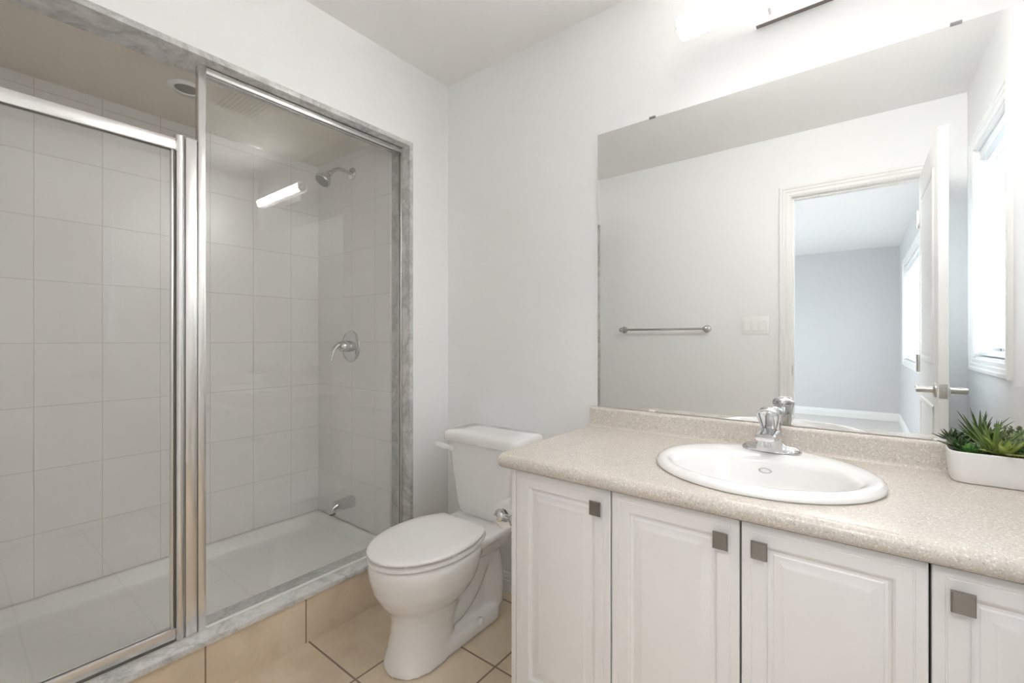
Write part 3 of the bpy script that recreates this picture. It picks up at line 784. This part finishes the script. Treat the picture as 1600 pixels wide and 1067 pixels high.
# sloping front face from the base up to the spout
loft(bm, [[(FAX-0.034, FAY-0.0285, FAZ+0.001), (FAX+0.034, FAY-0.0285, FAZ+0.001), (FAX+0.034, FAY, FAZ+0.001), (FAX-0.034, FAY, FAZ+0.001)],
          [(FAX-0.026, FAY-0.0300, FAZ+0.045), (FAX+0.026, FAY-0.0300, FAZ+0.045), (FAX+0.026, FAY, FAZ+0.045), (FAX-0.026, FAY, FAZ+0.045)]])
obj('body', bm, M['chrome'], fa, smooth=40)
bm = bmesh.new()
rings = []
for (d, zc, hw, hz) in ((0.0, 0.048, 0.026, 0.022), (0.025, 0.050, 0.026, 0.0185), (0.055, 0.053, 0.0255, 0.0145), (0.085, 0.054, 0.0250, 0.0115), (0.104, 0.0535, 0.0245, 0.0105), (0.110, 0.0530, 0.0225, 0.0085)):
    ring = []
    for j in range(28):
        a = 2*PI*j/28; ca, sa = math.cos(a), math.sin(a); e = 0.6
        ring.append((FAX + hw*math.copysign(abs(ca)**e, ca), FAY-d, FAZ + zc + hz*math.copysign(abs(sa)**e, sa)))
    rings.append(ring)
loft(bm, rings); obj('spout', bm, M['chrome'], fa, smooth=45)
bm = bmesh.new(); lathe(bm, [(0.0115, 0.0), (0.0115, -0.016), (0.0100, -0.018), (0.009, -0.016)], (FAX, FAY-0.092, FAZ+0.046), (0, 0, 1), 24)
obj('aerator', bm, M['chrome'], fa, smooth=40)
bm = bmesh.new(); lathe(bm, [(0.0245, 0.0985), (0.0280, 0.1005), (0.0290, 0.104), (0.0290, 0.111), (0.0270, 0.1175), (0.021, 0.1225), (0.012, 0.1250), (0.0, 0.1255)], (FAX, FAY, FAZ+0.002), (0, 0, 1), 48)
# lever: a flared blade with a raised rim that stands in front of the cap
pts_w = [(0.0195, 0.060, 0.0265), (0.0210, 0.075, 0.0300), (0.0240, 0.090, 0.0375), (0.0268, 0.103, 0.0460), (0.0262, 0.112, 0.0520), (0.0200, 0.1185, 0.0555), (0.0100, 0.1215, 0.0570)]
rings = []
for w_, z_, d_ in pts_w:
    rings.append([(FAX-w_, FAY-d_+0.006, FAZ+z_), (FAX-w_*0.6, FAY-d_-0.001, FAZ+z_), (FAX, FAY-d_-0.003, FAZ+z_), (FAX+w_*0.6, FAY-d_-0.001, FAZ+z_), (FAX+w_, FAY-d_+0.006, FAZ+z_),
                  (FAX+w_*0.9, FAY-d_+0.012, FAZ+z_), (FAX, FAY-d_+0.010, FAZ+z_), (FAX-w_*0.9, FAY-d_+0.012, FAZ+z_)])
loft(bm, rings)
rim = [(FAX-w_*0.98, FAY-d_+0.002, FAZ+z_) for w_, z_, d_ in pts_w] + [(FAX+w_*0.98, FAY-d_+0.002, FAZ+z_) for w_, z_, d_ in reversed(pts_w)]
tube(bm, smooth_path(rim, 4), 0.0032, 10)
box(bm, FAX-0.013, FAX+0.013, FAY-0.052, FAY-0.01, FAZ+0.106, FAZ+0.116, bev=0.003)
obj('handle', bm, M['chrome'], fa, smooth=45)
bm = bmesh.new(); tube(bm, [(FAX, FAY+0.034, FAZ), (FAX, FAY+0.034, FAZ+0.03)], 0.0025, 10); lathe(bm, [(0.003, 0.03), (0.0055, 0.033), (0.0055, 0.040), (0.003, 0.043)], (FAX, FAY+0.034, FAZ), (0, 0, 1), 16)
obj('lift_rod', bm, M['chrome'], fa, smooth=40)

# mirror with clips
mi = thing('mirror', 'large frameless wall mirror above the countertop backsplash', 'mirror', (1.465, 0, 0.887))
bm = bmesh.new(); box(bm, 0.845, 2.085, -0.0065, -0.0005, 0.8872, 1.953, bev=0.0008, seg=1)
obj('glass', bm, M['mirror'], mi)
for x in (1.064, 1.852):
    bx('clip', (x-0.011, x+0.011, -0.0095, -0.0003, 1.9505, 1.9585), M['drain'], mi, bev=0.0008)
for x in (1.064, 1.822):
    bx('clip', (x-0.012, x+0.012, -0.0095, -0.0066, 0.8865, 0.8925), M['plastic'], mi, bev=0.0008)

# toilet paper on the side of the vanity
PX, PZ = 0.787, 0.610
tr = thing('toilet_paper_holder', 'chrome toilet paper holder on the left side of the vanity', 'paper holder', (CX0, -0.47, PZ))
for y in (-0.405, -0.552):
    bm = bmesh.new()
    lathe(bm, [(0.019, -0.002), (0.019, 0.004), (0.014, 0.009), (0.009, 0.013), (0.0085, 0.045), (0.010, 0.05)], (CX0, y+0.012 if y < -0.5 else y, PZ), (-1, 0, 0), 24)
    yy = y+0.012 if y < -0.5 else y
    lathe(bm, [(0.0, -0.013), (0.012, -0.012), (0.0175, -0.007), (0.0195, 0.0), (0.0175, 0.007), (0.012, 0.012), (0.0, 0.013)], (PX, yy, PZ), (0, 1, 0), 28)
    obj('post', bm, M['chrome'], tr, smooth=45)
bm = bmesh.new(); tube(bm, [(PX, -0.535, PZ), (PX, -0.41, PZ)], 0.008, 16)
obj('roller', bm, M['chrome'], tr, smooth=45)
bm = bmesh.new(); lathe(bm, [(0.020, 0.0), (0.0395, 0.0), (0.041, 0.002), (0.041, 0.096), (0.0395, 0.098), (0.020, 0.098), (0.020, 0.0)], (PX, -0.522, PZ-0.006), (0, 1, 0), 48, False, False)
box(bm, PX-0.0414, PX-0.0406, -0.520, -0.426, PZ-0.050, PZ-0.006)
tag(obj('toilet_paper_roll', bm, M['paper'], None, smooth=40), 'white toilet paper roll on the chrome holder beside the vanity', 'toilet paper')

# ================================================================== VANITY LIGHT
vl = thing('vanity_light', 'lit tubular bubble-crystal light bar on the wall above the mirror', 'wall light', (1.495, 0, 2.17))
LY, LZ = -0.098, 2.172
bm = bmesh.new()
seg = 40; rings = []
for i in range(90):
    x = 1.192 + 0.606*i/89
    ring = []
    for k in range(seg):
        a = 2*PI*k/seg
        v = Vector((x*28, math.cos(a)*1.3, math.sin(a)*1.3))
        r = 0.0345 + 0.0030*noise.noise(v*1.0) + 0.0015*noise.noise(v*2.7)
        ring.append((x, LY + r*math.cos(a), LZ + r*math.sin(a)))
    rings.append(ring)
for rg, x in ((0, 1.192), (-1, 1.798)):
    rings.insert(0 if rg == 0 else len(rings), [(x, LY+0.0262*math.cos(2*PI*k/seg), LZ+0.0262*math.sin(2*PI*k/seg)) for k in range(seg)])
loft(bm, rings, True, True, True)
obj('crystal_tube', bm, M['crystal'], vl, smooth=60)
for x, s in ((1.192, -1), (1.798, 1)):
    bm = bmesh.new(); lathe(bm, [(0.0268, -0.010), (0.0268, 0.001), (0.0245, 0.002), (0.0, -0.002)], (x, LY, LZ), (s, 0, 0), 36)
    obj('end_cap', bm, M['nickel'], vl, smooth=40)
bx('wall_plate', (1.399, 1.600, -0.015, 0.0005, 2.1375, 2.176), M['crystal_plate'], vl, bev=0.0015)
bx('plate_edge', (1.400, 1.599, -0.0155, 0.0003, 2.1355, 2.1377), M['nickel'], vl)
for x in (1.44, 1.56):
    bm = bmesh.new()
    tube(bm, smooth_path([(x, -0.012, 2.160), (x, -0.035, 2.168), (x, -0.062, LZ)], 5), 0.007, 12)
    obj('arm', bm, M['plastic'], vl, smooth=45)
# added spine that carries the tube and keeps its light off the wall
bm = bmesh.new(); rings = []
for x in (1.196, 1.794):
    ring = [(x, LY+0.0385*math.cos(a), LZ+0.0385*math.sin(a)) for a in [math.radians(-62+124*k/24) for k in range(25)]]
    ring += [(x, LY+0.0400*math.cos(a), LZ+0.0400*math.sin(a)) for a in [math.radians(62-124*k/24) for k in range(25)]]
    rings.append(ring)
loft(bm, rings)
obj('back_spine', bm, M['plastic'], vl, smooth=40)

# ================================================================== FRONT WALL ITEMS (seen in the mirror)
tb = thing('towel_bar', 'chrome towel bar on the wall reflected in the mirror', 'towel bar', (0.517, YF, 1.22))
for x in (0.213, 0.822):
    bm = bmesh.new()
    lathe(bm, [(0.027, -0.001), (0.027, 0.004), (0.022, 0.010), (0.012, 0.015), (0.0095, 0.03), (0.011, 0.046), (0.0165, 0.052), (0.018, 0.060), (0.0165, 0.068), (0.010, 0.074), (0.0, 0.075)], (x, YF, 1.222), (0, 1, 0), 32)
    obj('post', bm, M['chrome'], tb, smooth=45)
bm = bmesh.new(); tube(bm, [(0.213, YF+0.060, 1.222), (0.822, YF+0.060, 1.222)], 0.008, 18)
obj('rail', bm, M['chrome'], tb, smooth=45)
sw = thing('light_switch', 'white triple rocker switch plate on the wall beside the doorway', 'light switch', (1.121, YF, 1.24))
bx('plate', (1.041, 1.201, YF-0.0005, YF+0.006, 1.182, 1.298), M['plastic'], sw, bev=0.002)
for x in (1.075, 1.121, 1.167):
    bm = bmesh.new()
    loft(bm, [[(x-0.0165, YF+0.005, 1.207), (x+0.0165, YF+0.005, 1.207), (x+0.0165, YF+0.005, 1.273), (x-0.0165, YF+0.005, 1.273)],
              [(x-0.016, YF+0.0105, 1.2075), (x+0.016, YF+0.0105, 1.2075), (x+0.016, YF+0.0068, 1.2725), (x-0.016, YF+0.0068, 1.2725)]])
    obj('rocker', bm, M['plastic'], sw)

# ================================================================== SUCCULENT PLANTER
PLX0, PLX1, PLY0, PLY1, PLZ = 1.826, 2.066, -0.126, -0.034, CT
pl = thing('succulent_planter', 'white rectangular planter of green succulents on the countertop corner', 'planter', ((PLX0+PLX1)/2, (PLY0+PLY1)/2, PLZ))
pcx, pcy, phx, phy = (PLX0+PLX1)/2, (PLY0+PLY1)/2, (PLX1-PLX0)/2, (PLY1-PLY0)/2
def pr_(i, z, r): return rrect(pcx, pcy, phx-i, phy-i, r, PLZ+z, 8)
bm = bmesh.new()
loft(bm, [pr_(0.012, 0.0005, 0.02), pr_(0.008, 0.0008, 0.022), pr_(0.0055, 0.004, 0.024), pr_(0.003, 0.03, 0.025), pr_(0.0, 0.070, 0.026), pr_(0.0004, 0.0725, 0.026), pr_(0.0018, 0.0738, 0.025), pr_(0.0036, 0.0728, 0.024), pr_(0.0045, 0.070, 0.023), pr_(0.006, 0.050, 0.022)])
obj('pot', bm, M['pot'], pl, smooth=50)
bm = bmesh.new()
vv = loft(bm, [pr_(0.0052, 0.045, 0.022), pr_(0.0052, 0.062, 0.022)])
r_ = bmesh.ops.create_grid(bm, x_segments=40, y_segments=16, size=0.5)
for v in r_['verts']:
    v.co = Vector((pcx+v.co.x*(phx-0.012)*2, pcy+v.co.y*(phy-0.010)*2, PLZ+0.0635+0.004*noise.noise(Vector((v.co.x*40, v.co.y*18, 0)))))
obj('soil', bm, M['soil'], pl)

def leaf(bm, lay, base, az, el, length, width, thick, curl, shape='lance', n=9):
    """one fleshy leaf: from base, azimuth az, start elevation el, bending by curl"""
    d = Vector((math.cos(az)*math.cos(el), math.sin(az)*math.cos(el), math.sin(el)))
    side = Vector((-math.sin(az), math.cos(az), 0))
    p = Vector(base); rings = []; al = []
    e = el
    for i in range(n):
        t = i/(n-1)
        if shape == 'lance': w = width*(0.75+0.5*t)*(1-t**2.2) if t < 1 else 0
        elif shape == 'aloe': w = width*(1-t)**0.75*(1.0 if t > 0.05 else 0.9)
        else: w = width*(math.sin(PI*min(1, 0.12+0.88*t))**0.6)*(0.45+0.75*t)
        w = max(w, 0.0004); th = max(thick*(w/width)**0.6, 0.0003)
        d = Vector((math.cos(az)*math.cos(e), math.sin(az)*math.cos(e), math.sin(e)))
        up = side.cross(d); up = -up if up.z < 0 and abs(e) < PI/2 else up
        ring = [p - side*w*0.5 + up*th*0.35, p - side*w*0.25 - up*th*0.35, p - up*th*0.62, p + side*w*0.25 - up*th*0.35, p + side*w*0.5 + up*th*0.35, p + up*th*0.10]
        rings.append(ring); al.append(t)
        p = p + d*length/(n-1); e += curl/(n-1)
    vs = [[bm.verts.new(q) for q in r] for r in rings]
    for r, t in zip(vs, al):
        for v in r: v[lay] = t
    m = len(vs[0])
    for a, b in zip(vs, vs[1:]):
        for i in range(m): bm.faces.new((a[i], a[(i+1) % m], b[(i+1) % m], b[i]))
    bm.faces.new(list(reversed(vs[0]))); bm.faces.new(vs[-1])

def rosette(name, mat, center, spec, label=None):
    bm = bmesh.new(); lay = bm.verts.layers.float.new('along'); rnd = random.Random(hash(name) % 1000 if False else len(name)*37+int(center[0]*1000))
    k = 0
    for (cnt, el, L, w, th, curl, shape, jit) in spec:
        for i in range(cnt):
            az = k*2.39996 + rnd.uniform(-0.15, 0.15); k += 1
            leaf(bm, lay, Vector(center)+Vector((rnd.uniform(-1, 1), rnd.uniform(-1, 1), 0))*0.002, az, el+rnd.uniform(-jit, jit), L*rnd.uniform(0.85, 1.12), w*rnd.uniform(0.9, 1.1), th, curl+rnd.uniform(-0.1, 0.1), shape)
    for v in bm.verts:
        if v.co.y > -0.03: v.co.y = -0.03+0.018*math.tanh((v.co.y+0.03)/0.018)
    bmesh.ops.recalc_face_normals(bm, faces=bm.faces)
    o = obj(name, bm, mat, pl, smooth=50)
    if label: o['label'] = label
    return o
SZ0 = PLZ+0.062
rosette('aloe', M['aloe'], (1.906, -0.080, SZ0), [(6, 1.35, 0.088, 0.014, 0.004, -0.15, 'aloe', 0.12), (9, 1.02, 0.090, 0.015, 0.004, -0.18, 'aloe', 0.12), (8, 0.70, 0.078, 0.016, 0.004, -0.05, 'aloe', 0.12)], 'spiky aloe with upright pointed leaves')
rosette('light_rosette', M['light_leaf'], (1.922, -0.100, SZ0+0.008), [(4, 1.2, 0.045, 0.020, 0.005, 0.15, 'lance', 0.1), (6, 0.75, 0.056, 0.023, 0.005, 0.05, 'lance', 0.12), (6, 0.40, 0.058, 0.022, 0.005, -0.25, 'lance', 0.06)], 'broad yellow-green rosette at the front')
rosette('mid_rosette', M['mid_leaf'], (1.864, -0.090, SZ0+0.002), [(5, 1.1, 0.028, 0.013, 0.004, 0.1, 'spoon', 0.15), (7, 0.70, 0.034, 0.014, 0.004, 0.1, 'spoon', 0.15), (7, 0.42, 0.032, 0.014, 0.004, 0.0, 'spoon', 0.06)], 'small bright green rosette')
rosette('dark_rosette', M['dark_leaf'], (1.850, -0.058, SZ0+0.008), [(5, 1.15, 0.032, 0.010, 0.004, 0.1, 'lance', 0.2), (7, 0.75, 0.036, 0.011, 0.004, 0.0, 'lance', 0.15), (8, 0.42, 0.040, 0.011, 0.004, 0.0, 'lance', 0.08)], 'dark green rosette at the left')
rosette('dark_rosette', M['dark_leaf'], (1.889, -0.099, SZ0+0.003), [(6, 0.8, 0.026, 0.010, 0.004, 0.1, 'lance', 0.1), (5, 0.5, 0.022, 0.010, 0.004, 0.0, 'lance', 0.05)])
rosette('mid_rosette', M['mid_leaf'], (1.966, -0.094, SZ0+0.006), [(5, 1.1, 0.034, 0.016, 0.004, 0.1, 'spoon', 0.15), (7, 0.7, 0.040, 0.018, 0.004, 0.1, 'spoon', 0.12), (7, 0.45, 0.036, 0.017, 0.004, 0.0, 'spoon', 0.06)])
bm = bmesh.new(); lay = bm.verts.layers.float.new('along'); rnd = random.Random(3)
for sprig in range(16):
    bxp = Vector((1.958+rnd.uniform(-0.022, 0.03), -0.062+rnd.uniform(-0.016, 0.016), SZ0)); hgt = rnd.uniform(0.035, 0.056)
    tip = bxp + Vector((rnd.uniform(-0.012, 0.012), rnd.uniform(-0.012, 0.012), hgt))
    vv = tube(bm, [bxp, (bxp+tip)/2, tip], 0.0016, 6)
    for lv_ in range(15):
        t = 0.35+0.65*lv_/14; q = bxp.lerp(tip, t)
        leaf(bm, lay, q, lv_*2.4, 0.25+0.9*(lv_/14), 0.0105*(1.15-0.4*lv_/14), 0.0056, 0.003, 0.2, 'spoon', 5)
bmesh.ops.recalc_face_normals(bm, faces=bm.faces)
o = obj('sedum', bm, M['pale_leaf'], pl, smooth=50); o['label'] = 'pale frosted sedum sprigs at the right'
rosette('sedum_rosette', M['pale_leaf'], (1.990, -0.085, SZ0+0.03), [(6, 1.0, 0.022, 0.011, 0.004, 0.2, 'spoon', 0.1), (8, 0.5, 0.028, 0.012, 0.004, 0.1, 'spoon', 0.1)])
